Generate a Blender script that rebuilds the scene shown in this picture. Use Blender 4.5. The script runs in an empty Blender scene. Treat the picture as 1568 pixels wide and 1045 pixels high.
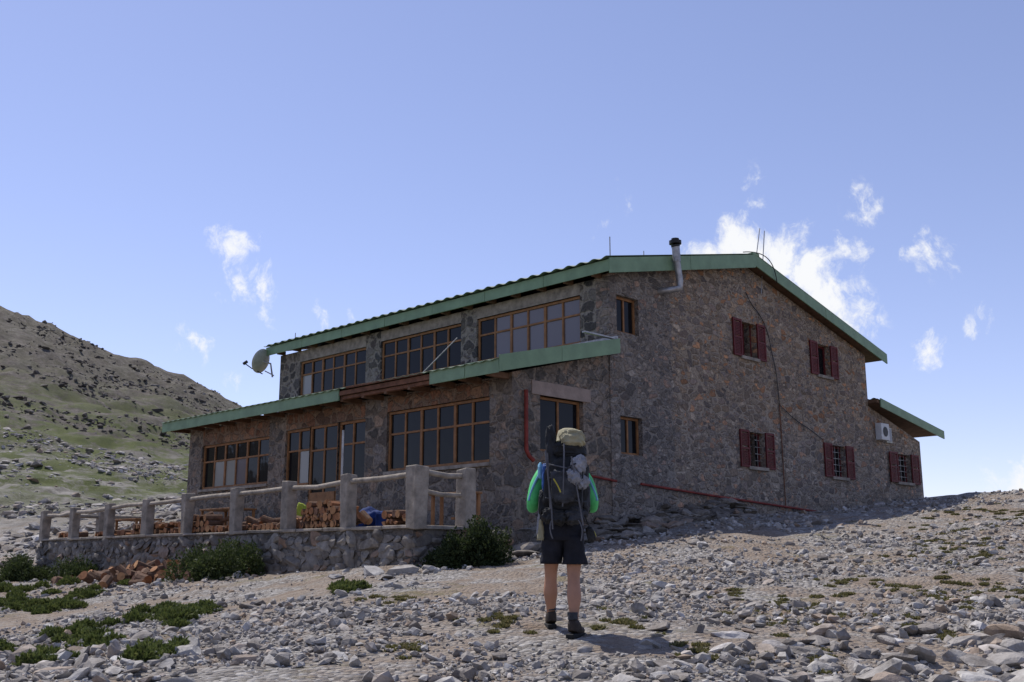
import bpy, math, random
import numpy as np
from mathutils import Vector
random.seed(5); rng=np.random.default_rng(5)
S=bpy.context.scene
S.view_settings.view_transform='Standard'; S.view_settings.look='None'; S.view_settings.exposure=0
R2=math.sqrt(.5)
HX,HY=2.28,23.9
def W(t,s): return (HX+R2*(t-s), HY+R2*(t+s))

# ---------------------------------------------------------------- materials
def newmat(name):
    m=bpy.data.materials.new(name); m.use_nodes=True
    nt=m.node_tree; b=nt.nodes['Principled BSDF']; b.inputs['Roughness'].default_value=.85
    b.inputs['Specular IOR Level'].default_value=.25
    return m,nt,b
def N(nt,typ,**k):
    n=nt.nodes.new(typ)
    for a,v in k.items(): setattr(n,a,v)
    return n
def ramp(nt,stops,interp='LINEAR'):
    r=N(nt,'ShaderNodeValToRGB'); cr=r.color_ramp; cr.interpolation=interp
    while len(cr.elements)<len(stops): cr.elements.new(.5)
    for e,(p,c) in zip(cr.elements,stops):
        e.position=p; e.color=(*c,1) if len(c)==3 else c
    return r
def mix(nt,fac,a,b,mode='MIX'):
    n=N(nt,'ShaderNodeMix',data_type='RGBA',blend_type=mode)
    for i,v in ((0,fac),(6,a),(7,b)):
        if hasattr(v,'is_linked') or hasattr(v,'links'): nt.links.new(v,n.inputs[i])
        elif i==0: n.inputs[0].default_value=v
        else: n.inputs[i].default_value=(*v,1)
    return n.outputs[2]
def noise(nt,vec,scale,detail=4,rough=.6):
    n=N(nt,'ShaderNodeTexNoise'); n.inputs['Scale'].default_value=scale
    n.inputs['Detail'].default_value=detail; n.inputs['Roughness'].default_value=rough
    if vec is not None: nt.links.new(vec,n.inputs['Vector'])
    return n.outputs['Fac']
def maprange(nt,v,a,b,c=0,d=1,smooth=True):
    n=N(nt,'ShaderNodeMapRange'); n.interpolation_type='SMOOTHSTEP' if smooth else 'LINEAR'
    n.inputs[1].default_value=a;n.inputs[2].default_value=b;n.inputs[3].default_value=c;n.inputs[4].default_value=d
    nt.links.new(v,n.inputs[0]); return n.outputs[0]
def math_(nt,op,a,b=None,clamp=False):
    n=N(nt,'ShaderNodeMath',operation=op,use_clamp=clamp)
    for i,v in ((0,a),(1,b)):
        if v is None: continue
        if isinstance(v,(int,float)): n.inputs[i].default_value=v
        else: nt.links.new(v,n.inputs[i])
    return n.outputs[0]
def bump(nt,b,h,strength,dist):
    n=N(nt,'ShaderNodeBump'); n.inputs['Strength'].default_value=strength; n.inputs['Distance'].default_value=dist
    nt.links.new(h,n.inputs['Height']); nt.links.new(n.outputs[0],b.inputs['Normal'])
def simple(name,c,rough=.8,var=.25,scale=9,bmp=.0,metal=0,c2=None,detail=4):
    m,nt,b=newmat(name); tc=N(nt,'ShaderNodeTexCoord').outputs['Object']
    n=noise(nt,tc,scale,detail)
    lo=tuple(x*(1-var) for x in c) if c2 is None else c2
    hi=tuple(min(1,x*(1+var)) for x in c)
    r=ramp(nt,[(.3,lo),(.7,hi)]); nt.links.new(n,r.inputs[0]); nt.links.new(r.outputs[0],b.inputs['Base Color'])
    b.inputs['Roughness'].default_value=rough; b.inputs['Metallic'].default_value=metal
    if bmp: bump(nt,b,noise(nt,tc,scale*4,4),bmp,.02)
    return m
def stone(name,scale,stretch,cols,mortar,mw=.045,bmp=1.,dist=.05,zones=False,wob=.6,two=True,g=1.2):
    m,nt,b=newmat(name); L=nt.links
    cols=[tuple(x*g for x in c) for c in cols];mortar=tuple(x*g*1.05 for x in mortar)
    tc=N(nt,'ShaderNodeTexCoord').outputs['Object']
    mp=N(nt,'ShaderNodeMapping'); mp.inputs['Scale'].default_value=(scale,scale,scale*stretch); L.new(tc,mp.inputs[0])
    nz=N(nt,'ShaderNodeTexNoise'); nz.inputs['Scale'].default_value=1.3; nz.inputs['Detail'].default_value=5;nz.inputs['Roughness'].default_value=.62; L.new(mp.outputs[0],nz.inputs['Vector'])
    vm=N(nt,'ShaderNodeVectorMath',operation='MULTIPLY_ADD'); L.new(nz.outputs['Color'],vm.inputs[0]); vm.inputs[1].default_value=(wob,)*3; L.new(mp.outputs[0],vm.inputs[2])
    def vor(sc):
        v=N(nt,'ShaderNodeTexVoronoi'); v.inputs['Scale'].default_value=sc; L.new(vm.outputs[0],v.inputs['Vector'])
        e=N(nt,'ShaderNodeTexVoronoi',feature='DISTANCE_TO_EDGE'); e.inputs['Scale'].default_value=sc; L.new(vm.outputs[0],e.inputs['Vector'])
        return v.outputs['Color'],e.outputs[0]
    vc,ed=vor(1)
    if two:
        vc2,ed2=vor(1.75)
        sel=maprange(nt,noise(nt,tc,1.1,2),.5,.515)
        vc=mix(nt,sel,vc,vc2)
        mm=N(nt,'ShaderNodeMix',data_type='FLOAT');L.new(sel,mm.inputs[0]);L.new(ed,mm.inputs[2]);L.new(ed2,mm.inputs[3]);ed=mm.outputs[0]
    sp=N(nt,'ShaderNodeSeparateColor'); L.new(vc,sp.inputs[0])
    n=len(cols); r=ramp(nt,[(i/n,c) for i,c in enumerate(cols)],'CONSTANT'); L.new(sp.outputs[0],r.inputs[0])
    fine=noise(nt,tc,14,6,.78)
    fr=ramp(nt,[(.32,(.45,.45,.45)),(.68,(1.45,1.45,1.45))]); L.new(fine,fr.inputs[0])
    col=mix(nt,1.,r.outputs[0],fr.outputs[0],'MULTIPLY')
    val=N(nt,'ShaderNodeMapRange'); L.new(sp.outputs[1],val.inputs[0]); val.inputs[3].default_value=.6; val.inputs[4].default_value=1.35
    cv=N(nt,'ShaderNodeCombineColor'); [L.new(val.outputs[0],cv.inputs[i]) for i in range(3)]
    col=mix(nt,1.,col,cv.outputs[0],'MULTIPLY')
    wn=noise(nt,tc,2.4,4,.65)
    ew=maprange(nt,wn,.36,.66,mw*.35,mw*3.2)
    mask=N(nt,'ShaderNodeMapRange'); mask.interpolation_type='SMOOTHSTEP'
    L.new(ed,mask.inputs[0]); L.new(math_(nt,'MULTIPLY',ew,.5),mask.inputs[1]); L.new(math_(nt,'MULTIPLY',ew,1.7),mask.inputs[2])
    mc=ramp(nt,[(.35,tuple(x*.65 for x in mortar)),(.65,tuple(x*1.25 for x in mortar))]); L.new(fine,mc.inputs[0])
    col=mix(nt,mask.outputs[0],mc.outputs[0],col)
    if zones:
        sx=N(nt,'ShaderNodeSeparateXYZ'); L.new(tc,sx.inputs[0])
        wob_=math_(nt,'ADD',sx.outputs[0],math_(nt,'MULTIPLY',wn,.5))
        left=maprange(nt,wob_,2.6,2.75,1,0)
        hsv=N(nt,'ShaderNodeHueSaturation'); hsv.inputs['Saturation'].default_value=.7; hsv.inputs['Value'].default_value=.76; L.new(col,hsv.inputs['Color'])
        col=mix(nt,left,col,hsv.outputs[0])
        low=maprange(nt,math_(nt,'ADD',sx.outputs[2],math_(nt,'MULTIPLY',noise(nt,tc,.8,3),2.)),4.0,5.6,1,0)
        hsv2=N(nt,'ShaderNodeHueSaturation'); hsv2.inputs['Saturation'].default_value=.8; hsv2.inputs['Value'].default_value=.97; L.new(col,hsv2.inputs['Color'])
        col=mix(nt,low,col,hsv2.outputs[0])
    L.new(col,b.inputs['Base Color'])
    h=math_(nt,'ADD',mask.outputs[0],math_(nt,'MULTIPLY',fine,1.2))
    h=math_(nt,'ADD',h,math_(nt,'MULTIPLY',sp.outputs[2],.6))
    bump(nt,b,h,bmp,dist); b.inputs['Roughness'].default_value=.92
    return m
M={}
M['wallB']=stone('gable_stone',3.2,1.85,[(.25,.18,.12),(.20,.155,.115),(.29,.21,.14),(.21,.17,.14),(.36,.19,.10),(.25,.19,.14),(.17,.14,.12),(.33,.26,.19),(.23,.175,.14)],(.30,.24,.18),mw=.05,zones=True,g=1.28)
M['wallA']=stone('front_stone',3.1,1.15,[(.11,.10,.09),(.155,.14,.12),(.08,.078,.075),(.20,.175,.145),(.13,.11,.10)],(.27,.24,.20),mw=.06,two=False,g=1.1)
M['wallL']=stone('sunroom_stone',2.5,1.35,[(.17,.14,.115),(.21,.17,.135),(.13,.115,.10),(.25,.18,.13),(.18,.155,.135)],(.235,.195,.155),mw=.05,g=1.15)
M['terr']=stone('terrace_stone',3.4,1.5,[(.24,.22,.195),(.18,.165,.15),(.28,.255,.225),(.20,.17,.145)],(.15,.13,.11),mw=.05,two=False,g=1.)
M['rust']=stone('lintel_stone',3,1.2,[(.22,.11,.065),(.26,.15,.09),(.18,.11,.075)],(.21,.145,.10),two=False)
M['conc']=simple('weathered_concrete',(.26,.225,.185),.95,.38,5,.8)
M['concp']=simple('pink_concrete',(.29,.225,.185),.95,.2,4,.5)
M['green']=simple('green_painted_metal',(.18,.27,.155),.5,.16,2.5,.05)
M['greend']=simple('green_roof_sheet',(.09,.14,.085),.55,.2,2)
M['wood']=simple('orange_varnished_wood',(.25,.12,.048),.6,.3,6,.2)
M['wooddk']=simple('soffit_wood',(.15,.085,.05),.8,.3,5,.3)
M['red']=simple('oxblood_shutter_paint',(.11,.016,.016),.6,.25,6,.1)
M['pipe']=simple('red_pipe_paint',(.19,.03,.02),.6,.4,4)
M['steel']=simple('galvanised_steel',(.33,.32,.31),.45,.3,8,metal=.6)
M['rusty']=simple('rusty_metal',(.15,.07,.04),.8,.45,5,.3)
M['black']=simple('black_metal',(.02,.02,.02),.5,.2,8)
M['white']=simple('white_paint',(.55,.55,.53),.5,.12,6)
M['dish']=simple('dish_paint',(.42,.42,.36),.5,.15,6)
M['inner']=simple('interior_plaster',(.25,.22,.18),.9,.1,3)
def glassm(name,c,rough=.04,sp=.3):
    m,nt,b=newmat(name); b.inputs['Base Color'].default_value=(*c,1); b.inputs['Roughness'].default_value=rough; b.inputs['Specular IOR Level'].default_value=sp
    tc=N(nt,'ShaderNodeTexCoord').outputs['Object']; bump(nt,b,noise(nt,tc,1.6,2),.10,.05)
    return m
M['glass']=glassm('dark_window_glass',(.010,.010,.011),.05,.15)
M['glass2']=glassm('reflection_tint_glass',(.14,.12,.125),.1,.45)  # pale mauve base colour paints in a hill and sky reflection
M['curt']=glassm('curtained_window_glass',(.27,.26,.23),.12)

# ---------------------------------------------------------------- mesh helpers
def mesh_obj(name,v,f,mats,parent=None,idx=None,smooth=False):
    me=bpy.data.meshes.new(name); me.from_pydata([tuple(x) for x in v],[],[tuple(x) for x in f]); me.update()
    for m in (mats if isinstance(mats,(list,tuple)) else [mats]): me.materials.append(m)
    if idx is not None: me.polygons.foreach_set('material_index',idx)
    if smooth: me.polygons.foreach_set('use_smooth',[True]*len(f))
    o=bpy.data.objects.new(name,me); S.collection.objects.link(o)
    if parent: o.parent=parent
    return o
def np_mesh(name,V,F,mat,parent=None,smooth=False):
    V=np.ascontiguousarray(V,dtype=np.float32); F=np.ascontiguousarray(F,dtype=np.int32); k=F.shape[1]
    me=bpy.data.meshes.new(name); me.vertices.add(len(V)); me.vertices.foreach_set('co',V.ravel())
    me.loops.add(F.size); me.loops.foreach_set('vertex_index',F.ravel())
    me.polygons.add(len(F)); me.polygons.foreach_set('loop_start',np.arange(len(F),dtype=np.int32)*k)
    try: me.polygons.foreach_set('loop_total',np.full(len(F),k,dtype=np.int32))
    except Exception: pass
    me.polygons.foreach_set('use_smooth',np.full(len(F),smooth))
    me.update(calc_edges=True); me.validate()
    for m in (mat if isinstance(mat,(list,tuple)) else [mat]): me.materials.append(m)
    o=bpy.data.objects.new(name,me); S.collection.objects.link(o)
    if parent: o.parent=parent
    return o
def boxes(name,bl,mat,parent=None,bevel=0,jit=0):
    v=[];f=[]
    for b in bl:
        x0,x1,y0,y1,z0,z1=b; n=len(v)
        for z in (z0,z1):
            for x,y in ((x0,y0),(x1,y0),(x1,y1),(x0,y1)): v.append((x+random.uniform(-jit,jit),y+random.uniform(-jit,jit),z+random.uniform(-jit,jit)))
        f+=[(n,n+3,n+2,n+1),(n+4,n+5,n+6,n+7),(n,n+1,n+5,n+4),(n+1,n+2,n+6,n+5),(n+2,n+3,n+7,n+6),(n+3,n,n+4,n+7)]
    o=mesh_obj(name,v,f,mat,parent)
    if bevel:
        m=o.modifiers.new('b','BEVEL'); m.width=bevel; m.segments=2
    return o
def prism(name,poly,axis,a,b,mat,parent=None,bevel=0):
    n=len(poly); P=(lambda u,z,d:(u,d,z)) if axis=='y' else (lambda u,z,d:(d,u,z))
    v=[P(u,z,a) for u,z in poly]+[P(u,z,b) for u,z in poly]
    f=[tuple(range(n)),tuple(range(2*n-1,n-1,-1))]+[(i,(i+1)%n,n+(i+1)%n,n+i) for i in range(n)]
    o=mesh_obj(name,v,f,mat,parent)
    if bevel:
        m=o.modifiers.new('b','BEVEL'); m.width=bevel; m.segments=2
    return o
def tube(name,pts,r,mat,parent=None,smooth=False):
    c=bpy.data.curves.new(name,'CURVE'); c.dimensions='3D'; c.bevel_depth=r; c.bevel_resolution=3; c.use_fill_caps=True
    sp=c.splines.new('NURBS' if smooth else 'POLY'); sp.points.add(len(pts)-1)
    for p,q in zip(sp.points,pts): p.co=(*q,1)
    if smooth: sp.use_endpoint_u=True; sp.order_u=3
    c.materials.append(mat); o=bpy.data.objects.new(name,c); S.collection.objects.link(o)
    if parent: o.parent=parent
    return o
def empty(name,loc=(0,0,0),rz=0):
    e=bpy.data.objects.new(name,None); e.location=loc; e.rotation_euler[2]=rz; S.collection.objects.link(e); return e

# ---------------------------------------------------------------- terrain heights
def vnoise(x,y,seed=0):
    x=np.asarray(x,float);y=np.asarray(y,float)
    xi=np.floor(x);yi=np.floor(y);fx=x-xi;fy=y-yi
    fx=fx*fx*(3-2*fx);fy=fy*fy*(3-2*fy)
    def h(a,b):
        s=np.sin(a*127.1+b*311.7+seed*74.7)*43758.5453; return s-np.floor(s)
    return (h(xi,yi)*(1-fx)+h(xi+1,yi)*fx)*(1-fy)+(h(xi,yi+1)*(1-fx)+h(xi+1,yi+1)*fx)*fy-.5
def fbm(x,y,o=4,seed=0):
    s=0;a=1
    for i in range(o): s=s+a*vnoise(x*2**i,y*2**i,seed+i*3);a*=.5
    return s
cp=[(0,0,-1.6),(-8,0,-1.9),(8,0,-1.3),(0,-15,-3),(.5,9.7,-.63),(.4,10.3,-.57),
 (*W(-6.8,-1.1),-.16),(*W(-6.8,4.25),-.30),(*W(-6.8,9),-.38),(*W(-6.8,15.3),-.47),(*W(-4.7,-1.2),.08),
 (*W(-3.2,-.1),.32),(*W(0,-.1),.6),(*W(2.5,-.1),.93),(*W(9.5,-.1),1.35),(*W(16.5,-.1),2.0),(*W(16,14),2.2),(*W(8,7),1.2),
 (*W(-3.5,5),-.05),(*W(-3.5,10),-.1),(*W(-3.3,14.5),.1),(*W(2,15),.6),(*W(-5,17.5),-.2),
 (14.6,30,1.95),(13.75,31,1.93),(20,42,2.1),(25,60,1.3),(15,60,1.5),
 (3.75,8,-.86),(0,8,-.85),(-3.75,8,-.9),(-4.3,9.3,-1.0),(-6,12.5,-1.0),(-8,17,-.93),(-11,24,-.65),(-14.5,30,-.38),
 (-19,40,1.4),(-25,52,3.8),(4.6,18,.12),(6.6,13.8,-.3),(-30,20,-.2),(20,12,.3),(-12,40,1.6)]
cp=np.array(cp)
def U(r2): return np.where(r2>0,r2*np.log(r2+1e-12),0)
n=len(cp);K=U((cp[:,None,0]-cp[None,:,0])**2+(cp[:,None,1]-cp[None,:,1])**2)+np.eye(n)*.5
P=np.c_[np.ones(n),cp[:,:2]];A=np.block([[K,P],[P.T,np.zeros((3,3))]])
sol=np.linalg.solve(A,np.r_[cp[:,2],0,0,0]);wt=sol[:n];af=sol[n:]
def tps(x,y):
    z=af[0]+af[1]*x+af[2]*y
    for i in range(n): z=z+wt[i]*U((x-cp[i,0])**2+(y-cp[i,1])**2)
    return z
def sst(a,b,x):
    t=np.clip((x-a)/(b-a),0,1);return t*t*(3-2*t)
def gz(x,y,detail=True):
    x=np.asarray(x,float);y=np.asarray(y,float)
    d=np.hypot(x,y-12)
    z1=tps(np.clip(x,-45,45),np.clip(y,-30,62))
    Y=np.maximum(y,1);m=np.clip(x/Y,-1.2,.9)
    E=np.interp(m,[-1.2,-.7,-.5045,-.4647,-.378,-.313,-.261,-.1,.1,.3,.45,.9],[.36,.30,.2469,.2337,.1957,.173,.1463,.085,.05,.03,-.03,-.05])
    k=np.interp(Y,[1,30,40,52,62,90,120,150,200,300,600],[-.1,0,.145,.29,.42,.65,.86,1,.9,.4,.0])
    z2=Y*E*k
    z2=np.where(y<1,-3,z2)
    rough=sst(45,110,Y)*sst(.1,-.1,m)
    if detail: z2=z2+rough*(np.abs(fbm(x/8,y/8,5,3))*2.4-.8+ fbm(x/2.4,y/2.4,3,8)*.8)
    w=sst(32,50,d)
    z=z1*(1-w)+z2*w
    if detail:
        z=z+fbm(x/2.2,y/2.2,4,1)*.12*sst(3,8,np.abs(y)+np.abs(x)) + fbm(x/.5,y/.5,3,5)*.045
        led=sst(30,38,d)*(1-sst(62,80,d))*sst(0,-.25,m)
        z=z+led*np.round(fbm(x/5,y/5,4,11)*4)/4*.7
    return z
def spaced(lo,f0,f1,hi,step,gr):
    a=list(np.arange(f0,f1,step)); s=step;x=a[-1]
    while x<hi: s*=gr;x+=s;a.append(x)
    s=step;x=f0;b=[]
    while x>lo: s*=gr;x-=s;b.append(x)
    return np.array(b[::-1]+a)
xs=spaced(-1500,-14,13,1500,.085,1.018);ys=spaced(-800,6.5,30,1800,.085,1.015)
X,Y=np.meshgrid(xs,ys);Z=gz(X,Y)
nx,ny=len(xs),len(ys)
ii=np.arange(nx*ny).reshape(ny,nx)
F=np.stack([ii[:-1,:-1],ii[:-1,1:],ii[1:,1:],ii[1:,:-1]],-1).reshape(-1,4)
m,nt,b=newmat('rocky_ground');L=nt.links
tc=N(nt,'ShaderNodeTexCoord').outputs['Object']
soil=ramp(nt,[(.3,(.19,.14,.10)),(.55,(.275,.222,.175)),(.75,(.32,.28,.235))]);L.new(noise(nt,tc,2.2,6,.7),soil.inputs[0])
vr=N(nt,'ShaderNodeTexVoronoi');vr.inputs['Scale'].default_value=19;L.new(tc,vr.inputs['Vector'])
sc=N(nt,'ShaderNodeSeparateColor');L.new(vr.outputs['Color'],sc.inputs[0])
gv=ramp(nt,[(.0,(.14,.125,.112)),(.5,(.26,.237,.212)),(1,(.42,.40,.375))]);L.new(sc.outputs[0],gv.inputs[0])
gmask=maprange(nt,noise(nt,tc,.8,5,.7),.42,.58)
col=mix(nt,gmask,soil.outputs[0],gv.outputs[0])
gr=ramp(nt,[(.3,(.10,.092,.03)),(.7,(.19,.155,.065))]);L.new(noise(nt,tc,6,3),gr.inputs[0])
gm=math_(nt,'MULTIPLY',maprange(nt,noise(nt,tc,.9,6,.75),.56,.65),.6)
col=mix(nt,gm,col,gr.outputs[0])
sx=N(nt,'ShaderNodeSeparateXYZ');L.new(tc,sx.inputs[0])
hz=sx.outputs[2]
rk=ramp(nt,[(.36,(.055,.046,.038)),(.5,(.105,.09,.075)),(.66,(.19,.17,.145))]);L.new(noise(nt,tc,.8,8,.8),rk.inputs[0])
gg=ramp(nt,[(.3,(.05,.064,.018)),(.7,(.11,.125,.036))]);L.new(noise(nt,tc,.9,6,.75),gg.inputs[0])
lg=ramp(nt,[(.4,(.15,.14,.12)),(.6,(.29,.27,.24))]);L.new(noise(nt,tc,1.1,6,.75),lg.inputs[0])
hn=noise(nt,tc,.3,7,.78)
hgz=math_(nt,'MULTIPLY',maprange(nt,hz,1.0,4),maprange(nt,hz,10,24,1,.15))
hg=math_(nt,'MULTIPLY',hgz,maprange(nt,hn,.41,.56))
rk2=mix(nt,maprange(nt,hz,5,10),lg.outputs[0],rk.outputs[0])
hill=mix(nt,hg,rk2,gg.outputs[0])
far=maprange(nt,sx.outputs[1],32,46)
col=mix(nt,far,col,hill)
L.new(col,b.inputs['Base Color']);b.inputs['Roughness'].default_value=.95
bh=math_(nt,'ADD',noise(nt,tc,30,5,.7),math_(nt,'MULTIPLY',vr.outputs['Distance'],-1.6))
bump(nt,b,bh,1.,.035)
ground=np_mesh('rocky_ground',np.stack([X,Y,Z],-1).reshape(-1,3),F,m,smooth=True)

# ---------------------------------------------------------------- rocks
def ico(level):
    import bmesh
    bm=bmesh.new();bmesh.ops.create_icosphere(bm,subdivisions=level,radius=1)
    v=np.array([x.co[:] for x in bm.verts]);f=np.array([[q.index for q in p.verts] for p in bm.faces]);bm.free();return v,f
def rock_variants(level,k=14):
    v,f=ico(level);out=[]
    for i in range(k):
        w=v.copy()
        for j in range(8):
            nrm=rng.normal(size=3);nrm/=np.linalg.norm(nrm);dd=rng.uniform(.3,.75)
            s=w@nrm;ex=np.maximum(s-dd,0);w=w-ex[:,None]*nrm
        w*=1+rng.normal(0,.05,(len(w),1));out.append(w)
    return out,f
RV={1:rock_variants(1),2:rock_variants(2)}
def rocks(name,P,size,mat,level=1,flat=(.3,.7),sink=.25,tilt=.35,parent=None,yaw=None,ym=1.):
    vs,f=RV[level];n=len(P);idx=rng.integers(0,len(vs),n)
    V=np.stack(vs)[idx]
    sc=np.stack([size*rng.uniform(.75,1.4,n),ym*size*rng.uniform(.6,1.,n),size*rng.uniform(*flat,n)],-1)
    V=V*sc[:,None,:]
    a=rng.uniform(0,6.28,n) if yaw is None else yaw+rng.normal(0,.10,n);tx=rng.normal(0,tilt,n);ty=rng.normal(0,tilt,n)
    def rot(V,ax,an):
        c=np.cos(an)[:,None];s=np.sin(an)[:,None];i,j=[(1,2),(2,0),(0,1)][ax];A=V[:,:,i]*c-V[:,:,j]*s;B=V[:,:,i]*s+V[:,:,j]*c
        V=V.copy();V[:,:,i]=A;V[:,:,j]=B;return V
    V=rot(V,0,tx);V=rot(V,1,ty);V=rot(V,2,a)
    P=np.array(P,float);P[:,2]+=sc[:,2]*(1-2*sink)*.6
    V=V+P[:,None,:]
    nv=V.shape[1];Fs=(f[None]+(np.arange(n)*nv)[:,None,None]).reshape(-1,3)
    return np_mesh(name,V.reshape(-1,3),Fs,mat,parent)
def rockmat(name,stops,sc=6):
    m,nt,b=newmat(name);L=nt.links
    g=N(nt,'ShaderNodeNewGeometry');r=ramp(nt,stops);L.new(g.outputs['Random Per Island'],r.inputs[0])
    tc=N(nt,'ShaderNodeTexCoord').outputs['Object'];nn=noise(nt,tc,sc,5,.7)
    q=ramp(nt,[(.3,(.5,.48,.46)),(.65,(1.15,1.15,1.15))]);L.new(nn,q.inputs[0])
    L.new(mix(nt,1,r.outputs[0],q.outputs[0],'MULTIPLY'),b.inputs['Base Color']);b.inputs['Roughness'].default_value=.95
    bump(nt,b,noise(nt,tc,sc*5,4,.7),.6,.02);return m
M['rock']=rockmat('limestone_rock',[(0,(.20,.178,.16)),(.4,(.31,.287,.263)),(.8,(.42,.402,.378)),(.93,(.31,.23,.165)),(1,(.52,.505,.49))])
M['rockw']=rockmat('terrace_rock',[(0,(.13,.115,.10)),(.5,(.20,.18,.158)),(.85,(.27,.245,.215)),(1,(.26,.17,.115))])
def excl(x,y):
    X_=x-HX;Y_=y-HY;t=(X_+Y_)*R2;s=(-X_+Y_)*R2
    return ((t>-6.65)&(s>-1.0)&(s<15.4)&(t<0))|((t>-3.3)&(t<16.6)&(s>-.02)&(s<14.5))
def scatter(n,ymin,ymax,mmin=-.62,mmax=.62,pw=1.):
    u=rng.random(n);y=ymin+(ymax-ymin)*u**pw;x=y*rng.uniform(mmin,mmax,n)
    k=~excl(x,y);return x[k],y[k]
def dens(x,y): return np.clip(.5+fbm(x/1.6,y/1.6,4,21)*1.7,0.05,1)
def clearz(x,y): return np.exp(-((x-(.2-.05*(y-10)))/1.5)**2)*.35*(y<20)+np.exp(-((x+4.5)/2.2)**2-((y-19)/1.6)**2)*.5
def layer(name,n,ymin,ymax,s0,s1,level,pw=1.,flat=(.3,.7),sink=.3,mm=(-.62,.62),cz=1.,pe=2.):
    x,y=scatter(n,ymin,ymax,*mm,pw)
    k=rng.random(len(x))<dens(x,y)-clearz(x,y)*cz;x,y=x[k],y[k]
    sz=s0*(s1/s0)**(rng.random(len(x))**pe)
    return rocks(name,np.c_[x,y,gz(x,y)],sz,M['rock'],level,flat,sink)
layer('scree_pebbles',42000,6.5,20,.014,.042,1,1.1,(.35,.8),.2)
layer('scree_stones',19000,6.5,31,.035,.12,1,1.2,(.3,.75),.2,pe=1.7)
layer('scree_boulders',1000,6.8,32,.08,.18,2,1.1,(.3,.6),.3,cz=3)
P=[];sz=[]
for (x,y,s) in [(2.6,7.9,.30),(3.3,7.7,.3),(3.0,8.5,.18),(3.9,8.6,.24),(4.3,9.2,.20),(2.0,7.8,.2),(3.7,7.9,.25),(4.6,8.9,.2),(1.2,7.7,.14),(-.4,7.9,.12),(-3.3,8.6,.16),(-4.2,9.5,.18),(-3.9,9.2,.14),(3.2,9.3,.13),(2.3,8.9,.11),(2.45,13.3,.13),(1.5,12.5,.11),
    (-1.75,17.3,.34),(-2.3,17.6,.24),(-1.3,17.5,.2),(-2.9,17.9,.2),(-2.0,16.8,.2)]:
    P.append((x,y,float(gz(x,y))));sz.append(s)
for i in range(90):
    y=random.uniform(7.6,10.2);x=y*random.uniform(.12,.6);P.append((x,y,float(gz(x,y))));sz.append(random.uniform(.08,.2))
for i in range(60):
    y=random.uniform(7.8,12.5);x=y*random.uniform(-.6,-.2);P.append((x,y,float(gz(x,y))));sz.append(random.uniform(.07,.15))
rocks('limestone_slabs',P,np.array(sz),M['rock'],2,(.25,.5),.25,.2)
x,y=scatter(14000,31,75,-.62,-.1,.9)
k=rng.random(len(x))<np.clip(.35+fbm(x/5,y/5,3,31)*1.6,0.03,1);x,y=x[k],y[k]
rocks('hillside_rocks',np.c_[x,y,gz(x,y)],.08*(6**(rng.random(len(x))**2.2)),M['rock'],1,(.25,.55),.35,.2)
x,y=scatter(12000,70,150,-.6,-.18,1.)
k=rng.random(len(x))<np.clip(.3+fbm(x/9,y/9,4,41)*1.6,0.02,1);x,y=x[k],y[k]
M['rockd']=rockmat('hill_rock',[(0,(.06,.052,.045)),(.6,(.125,.11,.095)),(1,(.21,.19,.165))],2)
rocks('hill_outcrops',np.c_[x,y,gz(x,y)],.16*(4.5**(rng.random(len(x))**3)),M['rockd'],1,(.3,.6),.4,.2)
P=[];sz=[]
for i in range(330):
    t=random.uniform(-5.4,4.6);q=random.random();s=-(.05+1.5*q)*(1 if t<0 else .55)
    x_,y_=W(t,s);zz=float(gz(x_,y_))+.42*(1-q)*random.uniform(.4,1.)*(1 if t>-3.2 else .7)
    P.append((x_,y_,zz));sz.append(random.uniform(.12,.40))
rocks('foundation_bedrock',P,np.array(sz),M['rockw'],2,(.25,.5),.4,.1,yaw=.78)

# ---------------------------------------------------------------- HUT
hut=empty('stone_mountain_hut',(HX,HY,0),math.radians(45))
def wall(name,axis,val,cols,z0,holes,th,mat,inner=1):
    v=[];f=[]
    def p(u,z,d):
        v.append((u,val+d,z) if axis=='B' else (val+d,u,z));return len(v)-1
    def q(a,b,c,d): f.append((a,b,c,d))
    for (u0,u1,t0,t1) in cols:
        us=sorted({u0,u1}|{h[i] for h in holes for i in (0,1) if u0<h[i]<u1})
        top=lambda u:t0+(t1-t0)*(u-u0)/(u1-u0)
        for a,b in zip(us,us[1:]):
            hs=sorted([h for h in holes if h[0]<=a+1e-6 and h[1]>=b-1e-6],key=lambda h:h[2])
            segs=[];z=z0
            for h in hs: segs.append((z,z,h[2],h[2]));z=h[3]
            segs.append((z,z,top(a),top(b)))
            for (za,zb,zc,zd) in segs:
                for d in (0,th): q(p(a,za,d),p(b,zb,d),p(b,zd,d),p(a,zc,d))
            q(p(a,top(a),0),p(b,top(b),0),p(b,top(b),th),p(a,top(a),th))
        q(p(u0,z0,0),p(u0,t0,0),p(u0,t0,th),p(u0,z0,th));q(p(u1,z0,0),p(u1,t1,0),p(u1,t1,th),p(u1,z0,th))
    for (a,b,c,d) in holes:
        for (ua,za,ub,zb) in ((a,c,b,c),(a,d,b,d),(a,c,a,d),(b,c,b,d)):
            q(p(ua,za,0),p(ub,zb,0),p(ub,zb,th),p(ua,za,th))
    return mesh_obj(name,v,f,mat,hut)
SHW=[(5.18,6.79,5.44,6.47,0),(9.27,10.92,5.44,6.45,0),(5.29,6.98,2.45,3.44,1),(9.75,11.54,2.43,3.43,1),(13.97,16.11,2.5,3.48,1)]
holesM=[];
for a,b_,c,d,g in SHW:
    w=(b_-a);holesM.append((a+w*.26,b_-w*.26,c+.03,d-.03))
holesM+=[(.28,1.12,5.32,6.22),(.34,1.16,2.43,3.32)]
TH=.4
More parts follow.
